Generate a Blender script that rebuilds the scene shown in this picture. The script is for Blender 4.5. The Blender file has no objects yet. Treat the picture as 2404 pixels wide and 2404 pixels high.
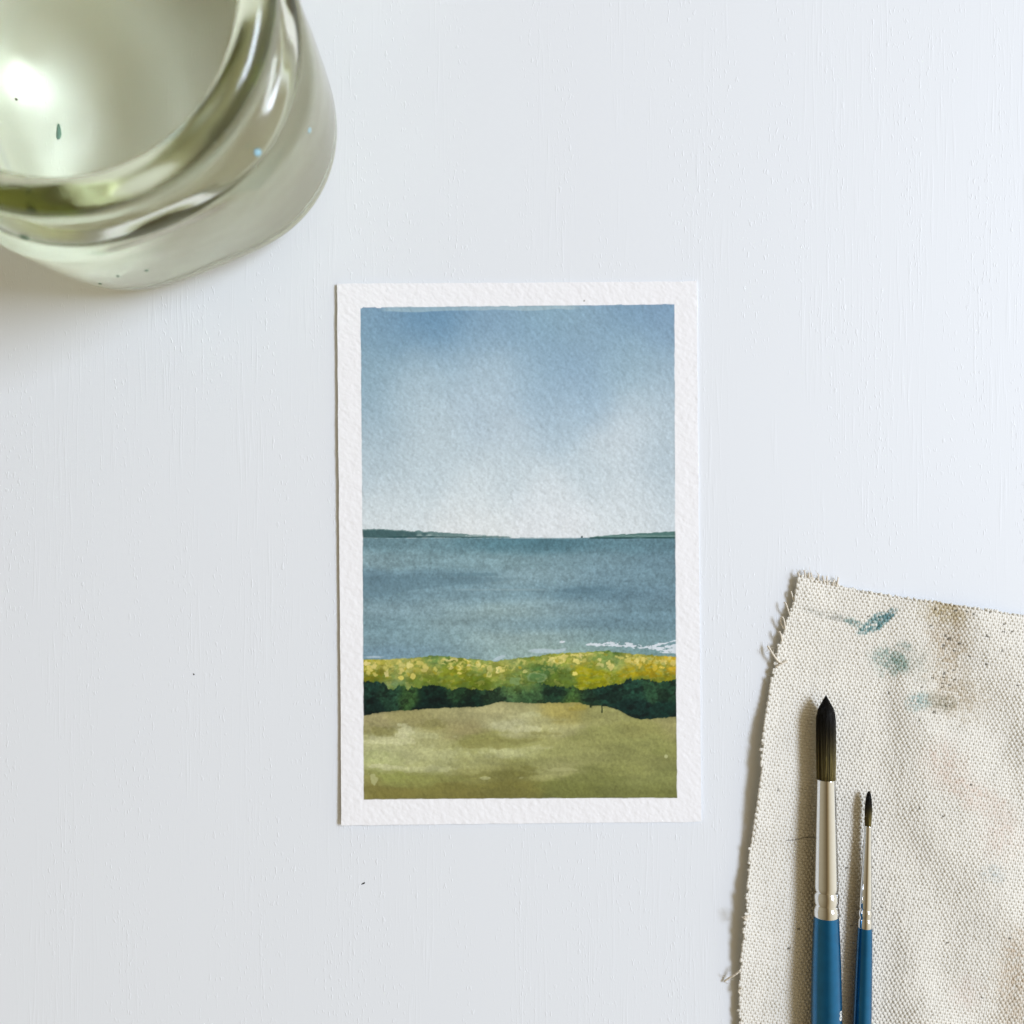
import bpy, bmesh, math
import numpy as np
from mathutils import Vector

# ------------------------------------------------------------------ camera, world, lamps
sc = bpy.context.scene
MM = 0.001
S = 0.1207 * MM            # metres on the table per photo pixel (a 4 x 6 inch sheet is 842 px wide)
H = 0.291                  # camera height above the table
FRAME = 2404 * S

cam_d = bpy.data.cameras.new('camera')
cam = bpy.data.objects.new('camera', cam_d)
sc.collection.objects.link(cam)
cam.location = (0, 0, H)
cam_d.sensor_width = 36.0
cam_d.lens = 36.0 * H / FRAME
cam_d.clip_start = 0.01
cam_d.clip_end = 20
cam_d.dof.use_dof = True
cam_d.dof.focus_distance = H - 0.001
cam_d.dof.aperture_fstop = 7.0
sc.camera = cam

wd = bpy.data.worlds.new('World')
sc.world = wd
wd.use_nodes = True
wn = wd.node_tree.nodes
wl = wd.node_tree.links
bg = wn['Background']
# a room lit by one window: soft warm bounce, bright window side and dark overhead dip shaped for the ferrule reflections
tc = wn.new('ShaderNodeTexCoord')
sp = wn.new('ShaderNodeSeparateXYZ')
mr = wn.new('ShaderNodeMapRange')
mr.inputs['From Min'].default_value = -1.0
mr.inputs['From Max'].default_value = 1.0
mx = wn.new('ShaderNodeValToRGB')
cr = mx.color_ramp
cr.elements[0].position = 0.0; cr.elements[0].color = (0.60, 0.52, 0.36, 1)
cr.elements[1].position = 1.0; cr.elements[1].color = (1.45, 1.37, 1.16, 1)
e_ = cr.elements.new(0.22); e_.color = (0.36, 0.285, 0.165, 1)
e_ = cr.elements.new(0.42); e_.color = (0.17, 0.115, 0.055, 1)  # dark dip added near overhead, standing in for the unseen photographer
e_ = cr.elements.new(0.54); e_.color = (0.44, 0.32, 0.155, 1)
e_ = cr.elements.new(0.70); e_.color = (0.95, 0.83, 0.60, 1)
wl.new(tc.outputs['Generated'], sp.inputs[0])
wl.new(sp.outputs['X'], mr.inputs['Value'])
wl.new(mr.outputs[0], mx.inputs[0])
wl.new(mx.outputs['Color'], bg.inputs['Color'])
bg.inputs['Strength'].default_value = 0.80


def area(name, az, el, dist, sx, sy, power, col, target=(0, 0, 0)):
    d = bpy.data.lights.new(name, 'AREA')
    d.shape = 'RECTANGLE'
    d.size = sx
    d.size_y = sy
    d.energy = power
    d.color = col
    o = bpy.data.objects.new(name, d)
    sc.collection.objects.link(o)
    az, el = math.radians(az), math.radians(el)
    t = Vector(target)
    o.location = t + Vector((math.cos(el) * math.cos(az), math.cos(el) * math.sin(az), math.sin(el))) * dist
    o.rotation_euler = (t - o.location).to_track_quat('-Z', 'Y').to_euler()
    return o


area('window_light', 13, 46, 2.4, 1.1, 0.50, 50.0, (0.83, 0.93, 1.125))

sc.view_settings.view_transform = 'Standard'
sc.view_settings.look = 'None'
sc.view_settings.exposure = 0.01
sc.view_settings.gamma = 1.0
sc.view_settings.use_curve_mapping = False

sc.render.engine = 'CYCLES'
cy = sc.cycles
cy.max_bounces = 18
cy.diffuse_bounces = 5
cy.glossy_bounces = 8
cy.transmission_bounces = 16
cy.volume_bounces = 0
cy.caustics_refractive = True
cy.caustics_reflective = False
cy.blur_glossy = 0.0
cy.sample_clamp_indirect = 18.0
cy.use_adaptive_sampling = False
cy.use_denoising = True
cy.denoiser = 'OPENIMAGEDENOISE'
cy.denoising_input_passes = 'RGB_ALBEDO_NORMAL'
try:
    cy.denoising_prefilter = 'ACCURATE'
except Exception:
    pass

# ------------------------------------------------------------------ helpers
COL = sc.collection


def P(px, py, z=0.0):
    """a point of the place that the photograph shows at pixel (px, py), z metres above the table"""
    k = (H - z) / H
    return np.array([(px - 1202) * S * k, (1202 - py) * S * k, z])


def lin(c):
    c = np.asarray(c, float) / 255.0
    return np.where(c <= 0.04045, c / 12.92, ((c + 0.055) / 1.055) ** 2.4)


def tag(o, label=None, cat=None, group=None, kind=None):
    if label: o['label'] = label
    if cat: o['category'] = cat
    if group: o['group'] = group
    if kind: o['kind'] = kind
    return o


def empty(name, loc=(0, 0, 0)):
    o = bpy.data.objects.new(name, None)
    o.empty_display_size = 0.01
    o.location = loc
    COL.objects.link(o)
    return o


def mesh_np(name, verts, quads, mat=None, parent=None, tris=None, colors=None, smooth=True):
    me = bpy.data.meshes.new(name)
    verts = np.ascontiguousarray(verts, dtype=np.float32)
    quads = np.zeros((0, 4), np.int32) if quads is None else np.asarray(quads, np.int32)
    tris = np.zeros((0, 3), np.int32) if tris is None else np.asarray(tris, np.int32)
    me.vertices.add(len(verts))
    me.vertices.foreach_set('co', verts.ravel())
    nl = quads.size + tris.size
    me.loops.add(nl)
    me.loops.foreach_set('vertex_index', np.concatenate([quads.ravel(), tris.ravel()]).astype(np.int32))
    npoly = len(quads) + len(tris)
    me.polygons.add(npoly)
    starts = np.concatenate([np.arange(len(quads)) * 4, quads.size + np.arange(len(tris)) * 3]).astype(np.int32)
    me.polygons.foreach_set('loop_start', starts)
    me.update(calc_edges=True)
    if smooth:
        me.polygons.foreach_set('use_smooth', np.ones(npoly, bool))
    if colors is not None:
        a = me.color_attributes.new('pigment', 'FLOAT_COLOR', 'POINT')
        c = np.ones((len(verts), 4), np.float32)
        c[:, :3] = colors
        a.data.foreach_set('color', c.ravel())
    me.validate()
    o = bpy.data.objects.new(name, me)
    if mat: me.materials.append(mat)
    if parent is not None: o.parent = parent
    COL.objects.link(o)
    return o


def flip(vqt):
    v, q, t = vqt
    return v, q[:, ::-1], (None if t is None else t[:, ::-1])


def lathe_rings(rings, closed_ends=(True, True)):
    """rings: (n, m, 3) array of closed loops -> verts, quads, tris"""
    n, m = rings.shape[:2]
    v = rings.reshape(-1, 3)
    i = np.arange(n - 1)[:, None]
    j = np.arange(m)[None, :]
    a = i * m + j
    b = i * m + (j + 1) % m
    q = np.stack([a, b, b + m, a + m], -1).reshape(-1, 4)
    t = []
    if closed_ends[0]:
        c = len(v); v = np.vstack([v, rings[0].mean(0)])
        jj = np.arange(m)
        t.append(np.stack([np.full(m, c), (jj + 1) % m, jj], -1))
    if closed_ends[1]:
        c = len(v); v = np.vstack([v, rings[-1].mean(0)])
        jj = np.arange(m); o = (n - 1) * m
        t.append(np.stack([np.full(m, c), o + jj, o + (jj + 1) % m], -1))
    return v, q, (np.vstack(t) if t else None)


def tube(pts, rad, sides=6):
    pts = np.asarray(pts, float)
    n = len(pts)
    rad = np.broadcast_to(np.asarray(rad, float), (n,))
    tg = np.gradient(pts, axis=0)
    tg /= np.linalg.norm(tg, axis=1)[:, None] + 1e-12
    up = np.array([0.0, 0.0, 1.0])
    side = np.cross(tg, up)
    ln = np.linalg.norm(side, axis=1)[:, None]
    side = np.where(ln < 1e-3, np.array([1.0, 0, 0]), side / (ln + 1e-12))
    nrm = np.cross(side, tg)
    th = np.arange(sides) / sides * 2 * np.pi
    r = pts[:, None, :] + rad[:, None, None] * (np.cos(th)[None, :, None] * side[:, None, :] + np.sin(th)[None, :, None] * nrm[:, None, :])
    return flip(lathe_rings(r))


def merge(parts):
    V, Q, T, off = [], [], [], 0
    for v, q, t in parts:
        V.append(v)
        if q is not None and len(q): Q.append(q + off)
        if t is not None and len(t): T.append(t + off)
        off += len(v)
    return np.vstack(V), (np.vstack(Q) if Q else None), (np.vstack(T) if T else None)


def catmull(p, n):
    p = np.asarray(p, float)
    q = np.vstack([2 * p[0] - p[1], p, 2 * p[-1] - p[-2]])
    out = []
    for i in range(len(p) - 1):
        a, b, c, d = q[i], q[i + 1], q[i + 2], q[i + 3]
        t = np.linspace(0, 1, n, endpoint=False)[:, None]
        out.append(0.5 * (2 * b + (c - a) * t + (2 * a - 5 * b + 4 * c - d) * t ** 2 + (-a + 3 * b - 3 * c + d) * t ** 3))
    out.append(p[-1:])
    return np.vstack(out)


def _hash(ix, iy, seed):
    h = (ix.astype(np.int64) * 374761393 + iy.astype(np.int64) * 668265263 + seed * 1442695041) & 0xffffffff
    h = ((h ^ (h >> 13)) * 1274126177) & 0xffffffff
    h = h ^ (h >> 16)
    return (h & 0xffff) / 65535.0


def vnoise(x, y, seed=0):
    ix = np.floor(x); iy = np.floor(y)
    fx = x - ix; fy = y - iy
    fx = fx * fx * fx * (fx * (fx * 6 - 15) + 10); fy = fy * fy * fy * (fy * (fy * 6 - 15) + 10)
    ix = ix.astype(np.int64); iy = iy.astype(np.int64)
    a = _hash(ix, iy, seed); b = _hash(ix + 1, iy, seed)
    c = _hash(ix, iy + 1, seed); d = _hash(ix + 1, iy + 1, seed)
    return (a * (1 - fx) + b * fx) * (1 - fy) + (c * (1 - fx) + d * fx) * fy


def fbm(x, y, seed=0, oct=4, gain=0.5):
    """-1..1"""
    s = 0; a = 1.0; t = 0
    for k in range(oct):
        ca, sa = math.cos(0.7 * k + 0.3), math.sin(0.7 * k + 0.3)
        s = s + a * (vnoise((x * ca - y * sa) * 2 ** k + 17.3 * k, (x * sa + y * ca) * 2 ** k - 9.1 * k, seed + 31 * k) * 2 - 1)
        t += a; a *= gain
    return s / t * 1.4


def sstep(a, b, x):
    t = np.clip((x - a) / (b - a), 0, 1)
    return t * t * (3 - 2 * t)


# ------------------------------------------------------------------ materials
def mat(name):
    m = bpy.data.materials.new(name)
    m.use_nodes = True
    return m, m.node_tree.nodes, m.node_tree.links, m.node_tree.nodes['Principled BSDF']


def nd(nodes, typ, **kw):
    n = nodes.new(typ)
    for k, v in kw.items():
        if k.startswith('i_'):
            n.inputs[k[2:].replace('_', ' ')].default_value = v
        else:
            setattr(n, k, v)
    return n


def mat_table():
    m, N, L, b = mat('white_painted_wood')
    tc = nd(N, 'ShaderNodeTexCoord')

    def noise(sx, sy, detail=2.0, rough=0.5, dist=0.0, off=0.0):
        mp = nd(N, 'ShaderNodeMapping')
        mp.inputs['Scale'].default_value = (sx, sy, 1)
        mp.inputs['Location'].default_value = (off, off * 0.7, 0)
        L.new(tc.outputs['Object'], mp.inputs['Vector'])
        n = nd(N, 'ShaderNodeTexNoise', i_Scale=1.0, i_Detail=detail, i_Roughness=rough, i_Distortion=dist)
        L.new(mp.outputs[0], n.inputs['Vector'])
        return n.outputs['Fac']

    def mrange(src, a, b_, lo, hi, smooth=True):
        r = nd(N, 'ShaderNodeMapRange')
        if smooth: r.interpolation_type = 'SMOOTHSTEP'
        r.inputs['From Min'].default_value = a; r.inputs['From Max'].default_value = b_
        r.inputs['To Min'].default_value = lo; r.inputs['To Max'].default_value = hi
        L.new(src, r.inputs['Value'])
        return r.outputs[0]

    def math_(op, a, b_):
        n = nd(N, 'ShaderNodeMath', operation=op)
        for k, v in enumerate((a, b_)):
            if isinstance(v, (int, float)): n.inputs[k].default_value = v
            else: L.new(v, n.inputs[k])
        return n.outputs[0]
    # raised beads of paint along the pores, fine brushed grain, gentle waviness
    beads = mrange(noise(1500, 420, 1.0, 0.5, 0.0), 0.61, 0.74, 0, 1)
    band = mrange(noise(110, 14, 3.0, 0.6, 0.5, 3.1), 0.42, 0.62, 0, 1)
    beads = math_('MULTIPLY', beads, band)
    lines = mrange(noise(1250, 55, 2.0, 0.55, 0.3, 7.7), 0.50, 0.72, 0, 1)
    lband = mrange(noise(80, 7, 2.0, 0.5, 0.8, 1.3), 0.46, 0.64, 0, 1)
    lines = math_('MULTIPLY', lines, lband)
    fine = noise(2600, 1500, 2.0, 0.6, 0.0, 5.0)
    wave = noise(60, 22, 2.0, 0.5, 0.0, 2.0)
    h = math_('ADD', math_('MULTIPLY', beads, 0.9), math_('MULTIPLY', lines, 0.36))
    h = math_('ADD', h, math_('MULTIPLY', fine, 0.07))
    h = math_('ADD', h, math_('MULTIPLY', wave, 0.5))
    bp = nd(N, 'ShaderNodeBump', i_Strength=0.52, i_Distance=0.00011)
    L.new(h, bp.inputs['Height'])
    L.new(bp.outputs[0], b.inputs['Normal'])
    cn = noise(9, 5, 3.0, 0.6, 0.0, 11.0)
    mixc = nd(N, 'ShaderNodeMix', data_type='RGBA')
    mixc.inputs[6].default_value = (0.745, 0.782, 0.825, 1)
    mixc.inputs[7].default_value = (0.770, 0.805, 0.842, 1)
    L.new(cn, mixc.inputs[0])
    L.new(mixc.outputs[2], b.inputs['Base Color'])
    b.inputs['Roughness'].default_value = 0.5
    b.inputs['Specular IOR Level'].default_value = 0.35
    return m


def mat_paper():
    m, N, L, b = mat('cold_press_paper')
    at = nd(N, 'ShaderNodeAttribute', attribute_name='pigment')
    L.new(at.outputs['Color'], b.inputs['Base Color'])
    tc = nd(N, 'ShaderNodeTexCoord')
    n = nd(N, 'ShaderNodeTexNoise', i_Scale=2600.0, i_Detail=3.0, i_Roughness=0.6)
    L.new(tc.outputs['Object'], n.inputs['Vector'])
    bp = nd(N, 'ShaderNodeBump', i_Strength=0.35, i_Distance=0.00006)
    L.new(n.outputs['Fac'], bp.inputs['Height'])
    L.new(bp.outputs[0], b.inputs['Normal'])
    b.inputs['Roughness'].default_value = 0.85
    b.inputs['Specular IOR Level'].default_value = 0.2
    return m


def mat_thread():
    m, N, L, b = mat('cotton_thread')
    at = nd(N, 'ShaderNodeAttribute', attribute_name='pigment')
    L.new(at.outputs['Color'], b.inputs['Base Color'])
    tc = nd(N, 'ShaderNodeTexCoord')
    n = nd(N, 'ShaderNodeTexNoise', i_Scale=5000.0, i_Detail=2.0)
    L.new(tc.outputs['Object'], n.inputs['Vector'])
    bp = nd(N, 'ShaderNodeBump', i_Strength=0.4, i_Distance=0.00008)
    L.new(n.outputs['Fac'], bp.inputs['Height'])
    L.new(bp.outputs[0], b.inputs['Normal'])
    b.inputs['Roughness'].default_value = 0.95
    b.inputs['Specular IOR Level'].default_value = 0.1
    b.inputs['Sheen Weight'].default_value = 0.15
    return m


def mat_simple(name, col, rough=0.5, metal=0.0, coat=0.0, noise=None, spec=0.5):
    m, N, L, b = mat(name)
    b.inputs['Roughness'].default_value = rough
    b.inputs['Metallic'].default_value = metal
    b.inputs['Coat Weight'].default_value = coat
    b.inputs['Coat Roughness'].default_value = 0.08
    b.inputs['Specular IOR Level'].default_value = spec
    tc = nd(N, 'ShaderNodeTexCoord')
    sc_, amt, dist = noise or (600.0, 0.06, 0.0)
    n = nd(N, 'ShaderNodeTexNoise', i_Scale=sc_, i_Detail=3.0)
    L.new(tc.outputs['Object'], n.inputs['Vector'])
    mx = nd(N, 'ShaderNodeMix', data_type='RGBA')
    mx.inputs[6].default_value = tuple(c * (1 - amt) for c in col) + (1,)
    mx.inputs[7].default_value = tuple(min(1, c * (1 + amt)) for c in col) + (1,)
    L.new(n.outputs['Fac'], mx.inputs[0])
    L.new(mx.outputs[2], b.inputs['Base Color'])
    if dist:
        bp = nd(N, 'ShaderNodeBump', i_Strength=0.5, i_Distance=dist)
        L.new(n.outputs['Fac'], bp.inputs['Height'])
        L.new(bp.outputs[0], b.inputs['Normal'])
    return m


def mat_glass(name, ior, absorb, rough=0.0, bump=0.0):
    """clear dielectric with real absorption: absorb = extinction per metre for r, g, b"""
    m, N, L, b = mat(name)
    b.inputs['Base Color'].default_value = (1, 1, 1, 1)
    b.inputs['Transmission Weight'].default_value = 1.0
    b.inputs['Roughness'].default_value = rough
    b.inputs['IOR'].default_value = ior
    if bump:
        tc = nd(N, 'ShaderNodeTexCoord')
        n = nd(N, 'ShaderNodeTexNoise', i_Scale=70.0, i_Detail=1.0)
        L.new(tc.outputs['Object'], n.inputs['Vector'])
        bp = nd(N, 'ShaderNodeBump', i_Strength=0.3, i_Distance=bump)
        L.new(n.outputs['Fac'], bp.inputs['Height'])
        L.new(bp.outputs[0], b.inputs['Normal'])
    v = nd(N, 'ShaderNodeVolumeAbsorption')
    d = max(absorb)
    v.inputs['Density'].default_value = d
    v.inputs['Color'].default_value = tuple(1 - a / d for a in absorb) + (1,)
    L.new(v.outputs[0], N['Material Output'].inputs['Volume'])
    return m


M_TABLE = mat_table()
M_PAPER = mat_paper()
M_THREAD = mat_thread()
M_FERRULE = mat_simple('nickel_ferrule', (0.72, 0.735, 0.75), 0.08, 1.0, noise=(900.0, 0.05, 0.000004))
M_BLUE = mat_simple('blue_lacquer', (0.002, 0.120, 0.285), 0.25, 0.65, coat=0.3, noise=(400.0, 0.18, 0.00001))
M_WHITEPRINT = mat_simple('white_print', (0.78, 0.80, 0.76), 0.5)
M_DARKSPECK = mat_simple('dark_speck', (0.05, 0.05, 0.045), 0.8)
M_GREYSPECK = mat_simple('green_grey_pigment', (0.10, 0.20, 0.16), 0.7)
M_BLUEDROP = mat_simple('pale_blue_paint', (0.28, 0.50, 0.60), 0.5)
M_GLASS = mat_glass('green_tinted_glass', 1.5, (4.9, 3.6, 14.5), rough=0.12, bump=0.0006)
M_WATER = mat_glass('rinse_water', 1.33, (0.8, 0.5, 1.3))
M_HAIR = mat_simple('fine_hair', (0.05, 0.035, 0.025), 0.6)

# ------------------------------------------------------------------ table top
bm = bmesh.new()
bmesh.ops.create_cube(bm, size=1.0)
for v in bm.verts:
    v.co = Vector((v.co.x * 1.5, v.co.y * 1.1, v.co.z * 0.022 - 0.011))
bmesh.ops.bevel(bm, geom=[e for e in bm.edges], offset=0.002, segments=3, affect='EDGES', profile=0.6)
me = bpy.data.meshes.new('table_top'); bm.to_mesh(me); bm.free()
me.materials.append(M_TABLE)
table = bpy.data.objects.new('table_top', me)
COL.objects.link(table)
tag(table, 'white painted wooden table top with fine vertical grain', 'table', kind='structure')


def blob_mesh(name, centre, sx, sy, sz, rot, m, parent, seed=0, seg=12):
    th = np.arange(seg) / seg * 2 * np.pi
    r = np.random.default_rng(seed)
    wob = 1 + 0.22 * np.sin(th * 2 + r.uniform(0, 6)) + 0.14 * np.sin(th * 3 + r.uniform(0, 6))
    rings = []
    for ph in (0.0, 0.5, 1.0, 1.35):
        rr = math.cos(ph)
        x = np.cos(th) * sx * rr * wob; y = np.sin(th) * sy * rr * wob
        rings.append(np.stack([x * math.cos(rot) - y * math.sin(rot), x * math.sin(rot) + y * math.cos(rot), np.full(seg, sz * math.sin(ph))], -1))
    v, q, t = lathe_rings(np.array(rings))
    return mesh_np(name, v + np.asarray(centre), q, m, parent, t)


for k, (px, py, a, b_, rot) in enumerate([(455, 1583, 2.2, 1.8, 0), (853, 2074, 5.0, 1.9, 0.6)]):
    blob_mesh('speck', P(px, py) + np.array([0, 0, 0.00001]), a * S, b_ * S, 0.00016, rot, M_DARKSPECK, table, k)

# ------------------------------------------------------------------ watercolour painting on its sheet of paper
def z4(p): return (780 + np.asarray(p, float)[..., 0] / 2.14667, 640 + np.asarray(p, float)[..., 1] / 2.14667)
def Z4x(x): return 780 + np.asarray(x, float) / 2.14667
def Z4y(y): return 640 + np.asarray(y, float) / 2.14667
def Z5y(y): return 1220 + np.asarray(y, float) / 2.14667


def rbf(X, Y, pts, sx, sy):
    """soft washes of colour between brush marks; pts = x, y, r, g, b"""
    num = np.zeros(X.shape + (3,), np.float32); den = np.full(X.shape, 1e-9, np.float32)
    for x, y, r, g, b in pts:
        w = np.exp(-((X - x) / sx) ** 2 - ((Y - y) / sy) ** 2) + 1e-7
        num += w[..., None] * np.array([r, g, b], np.float32)
        den += w
    return num / den[..., None]


def conv(rows, y):
    return [(float(Z4x(a)), float(y(b)), r, g, bl) for a, b, (r, g, bl) in rows]


SKY = conv([(160,200,(125,160,185)),(300,240,(105,145,178)),(480,230,(95,140,175)),(560,270,(100,143,177)),(700,300,(125,160,188)),(900,250,(125,160,187)),
 (1100,210,(130,168,190)),(1300,230,(125,160,186)),(1500,230,(118,155,185)),(1690,200,(118,153,185)),(1690,330,(130,163,190)),(1500,400,(145,178,197)),
 (1250,300,(140,172,193)),(1100,400,(130,165,192)),(250,350,(122,158,182)),(450,420,(145,175,195)),(700,430,(155,183,201)),(200,500,(135,168,188)),
 (420,550,(165,190,205)),(800,560,(170,193,209)),(1000,500,(150,180,200)),(1300,470,(135,168,195)),(1500,520,(150,180,197)),(1690,500,(150,178,198)),
 (200,670,(140,172,192)),(400,680,(172,194,207)),(800,700,(170,192,208)),(1100,640,(150,180,203)),(1300,650,(150,180,203)),(1550,700,(188,205,216)),
 (1690,650,(170,192,207)),(200,850,(165,188,202)),(500,850,(180,199,210)),(900,820,(180,199,212)),(1150,780,(170,193,209)),(1450,850,(195,208,217)),
 (1690,900,(175,195,208)),(200,1000,(175,195,207)),(500,1000,(185,203,213)),(900,1000,(190,206,215)),(1300,980,(188,205,215)),(1690,1050,(180,199,211)),
 (300,1150,(195,210,218)),(700,1150,(203,216,223)),(1100,1150,(208,219,226)),(1500,1130,(200,213,221)),(1700,1200,(195,209,218)),(300,1260,(208,218,223)),
 (700,1280,(218,223,225)),(1100,1270,(216,221,226)),(1500,1260,(210,219,224))], Z4y)
SEA = conv([(200,120,(105,140,155)),(500,120,(110,145,160)),(900,120,(85,128,145)),(1150,120,(80,122,140)),(1450,120,(100,138,155)),(1690,120,(95,132,150)),
 (180,200,(135,165,178)),(500,200,(125,157,170)),(900,200,(130,162,174)),(1300,200,(120,152,168)),(1690,200,(110,143,162)),
 (200,300,(105,138,158)),(600,300,(108,142,160)),(1000,300,(135,165,178)),(1400,300,(118,150,168)),(1690,300,(112,145,163)),
 (200,370,(112,145,163)),(600,370,(122,155,172)),(900,370,(128,160,175)),(1270,360,(100,135,155)),(1650,370,(108,140,160)),
 (200,450,(130,160,175)),(500,450,(135,165,178)),(900,460,(152,177,180)),(1150,450,(125,155,170)),(1650,450,(112,145,163)),
 (200,520,(118,150,165)),(600,520,(135,163,172)),(900,520,(130,158,168)),(1100,520,(118,150,166)),(1500,520,(112,145,163)),
 (200,600,(125,157,172)),(500,600,(125,157,170)),(800,600,(150,175,178)),(1100,600,(150,175,177)),(1400,600,(125,158,168)),(1690,600,(118,150,165)),
 (250,670,(120,153,175)),(600,670,(115,147,165)),(800,670,(152,180,182)),(1000,670,(155,180,178)),(1250,670,(140,170,165)),(1600,670,(115,150,155))], Z5y)
HEDGE = conv([(200,730,(172,160,55)),(300,730,(150,150,70)),(350,740,(175,180,105)),(450,740,(160,155,70)),(520,700,(110,135,70)),(600,740,(122,132,38)),(650,770,(127,132,30)),
 (750,740,(140,155,80)),(700,800,(92,108,24)),(850,750,(146,148,55)),(900,720,(138,152,88)),(1000,700,(122,138,58)),(900,800,(108,128,58)),
 (1050,760,(72,107,52)),(1150,700,(150,158,66)),(1250,700,(162,162,76)),(1150,800,(92,112,38)),(1300,760,(150,145,22)),(1350,800,(138,138,16)),(1400,710,(140,160,90)),
 (1500,700,(160,156,66)),(1500,760,(160,145,22)),(1600,750,(165,145,22)),(1700,730,(185,155,40)),(1650,800,(128,124,22)),(250,790,(108,108,22)),(450,800,(104,120,38)),(300,830,(118,143,98)),(560,690,(88,122,62)),(1400,668,(80,110,45))], Z5y)
DARK = conv([(180,850,(24,52,42)),(180,940,(14,36,30)),(300,880,(30,58,42)),(400,870,(52,82,42)),(500,860,(14,38,28)),(520,930,(10,30,24)),(650,870,(32,58,34)),(700,910,(16,42,30)),
 (800,880,(38,64,40)),(850,900,(42,68,46)),(900,860,(80,112,66)),(960,860,(76,108,62)),(1020,870,(70,100,58)),(1000,900,(46,74,44)),(1090,860,(28,56,38)),(1160,870,(26,52,36)),
 (1220,880,(66,97,46)),(1225,920,(74,98,40)),(1290,900,(28,52,36)),(1400,860,(24,54,42)),(1500,860,(28,60,46)),(1500,950,(16,42,36)),(1600,840,(40,72,48)),(1700,850,(30,60,42)),(1700,960,(16,44,36))], Z5y)
SAND = conv([(200,1010,(165,155,115)),(400,1000,(155,148,100)),(600,1000,(165,160,115)),(800,980,(175,170,125)),(1000,960,(165,162,115)),(1160,950,(172,160,90)),(1200,960,(168,156,84)),
 (1350,970,(150,150,95)),(1600,1050,(145,145,85)),(1700,1020,(155,150,100)),(250,1060,(140,138,90)),(380,1060,(192,192,147)),(500,1040,(150,145,95)),(650,1040,(160,150,105)),
 (880,1020,(197,197,152)),(1000,1050,(190,188,140)),(1150,1040,(180,178,125)),(250,1120,(190,192,145)),(500,1110,(175,175,125)),(700,1130,(143,143,82)),(850,1115,(148,148,86)),
 (1000,1100,(160,160,100)),(1300,1100,(145,147,88)),(1550,1150,(140,143,85)),(1690,1150,(135,138,80)),(250,1200,(180,188,130)),(450,1200,(180,182,130)),(700,1190,(170,172,120)),
 (900,1170,(175,178,125)),(1200,1180,(150,152,95)),(1500,1230,(140,143,85)),(250,1240,(187,190,137)),(500,1250,(180,182,130)),(750,1250,(160,160,105)),(1000,1230,(150,152,95)),
 (300,1290,(150,158,85)),(450,1290,(140,145,80)),(700,1290,(130,128,70)),(900,1270,(120,118,62)),(1150,1255,(165,165,110)),(1300,1300,(115,120,65)),(1600,1300,(125,130,75)),
 (200,1330,(150,145,95)),(300,1360,(110,100,45)),(600,1350,(112,105,50)),(900,1350,(112,108,52)),(1200,1350,(105,110,55)),(1600,1370,(110,115,60))], Z5y)


def curve(X, pts, y):
    return np.interp(X, Z4x([p[0] for p in pts]), y([p[1] for p in pts]))


HEDGE_TOP = [(100,700),(160,700),(300,701),(440,690),(500,684),(580,687),(700,702),(830,712),(900,700),(1000,690),(1100,675),(1250,668),(1380,660),(1450,670),(1600,682),(1730,690),(1800,692)]
DARK_TOP = [(100,815),(160,815),(230,812),(262,820),(285,850),(320,852),(340,832),(365,842),(385,857),(405,838),(430,850),(470,830),(520,835),(560,838),(600,852),(650,845),(700,850),(780,862),(860,845),(920,835),(960,820),(1000,825),(1050,822),(1100,835),(1190,846),(1210,835),(1250,858),(1300,852),(1390,836),(1450,830),(1500,800),(1560,808),(1600,803),(1650,818),(1700,815),(1730,798),(1800,798)]
SAND_TOP = [(100,990),(160,985),(250,965),(400,955),(600,945),(750,940),(810,925),(850,916),(1000,922),(1150,920),(1250,922),(1300,936),(1380,940),(1440,955),(1490,985),(1550,1005),(1640,999),(1730,990),(1800,990)]
F6 = [(110,370,36,34),(150,425,38,40),(190,395,32,30),(118,478,26,24),(200,490,30,28),(330,492,24,28),(345,450,16,22),(500,400,42,50),(485,455,34,34),(590,390,46,44),(700,378,42,36),(760,425,44,42),(490,532,36,24),(630,515,36,32),
      (1050,328,85,13),(1252,335,50,13),(1060,422,24,22),(1140,420,28,34),(1165,485,26,18),(1270,392,26,22),(1375,372,34,24),(1440,380,17,19),(1420,410,30,16),(1500,430,32,40),(1495,490,32,30),(1600,440,38,38),(885,432,22,22),(1890,470,26,22)]
F7 = [(350,322,44,34),(430,335,62,24),(475,285,36,34),(620,332,46,26),(685,315,36,36),(665,270,34,22),(865,322,28,24),(985,392,30,42),(960,350,18,24),(590,472,26,28),(1230,345,40,34),(1290,372,32,30),(1330,312,42,26),(1400,310,42,22),
      (1455,395,30,42),(1550,340,42,30),(1530,402,34,20),(1655,345,26,36),(1260,318,30,20),(1165,278,22,10),(870,372,46,16)]


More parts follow.
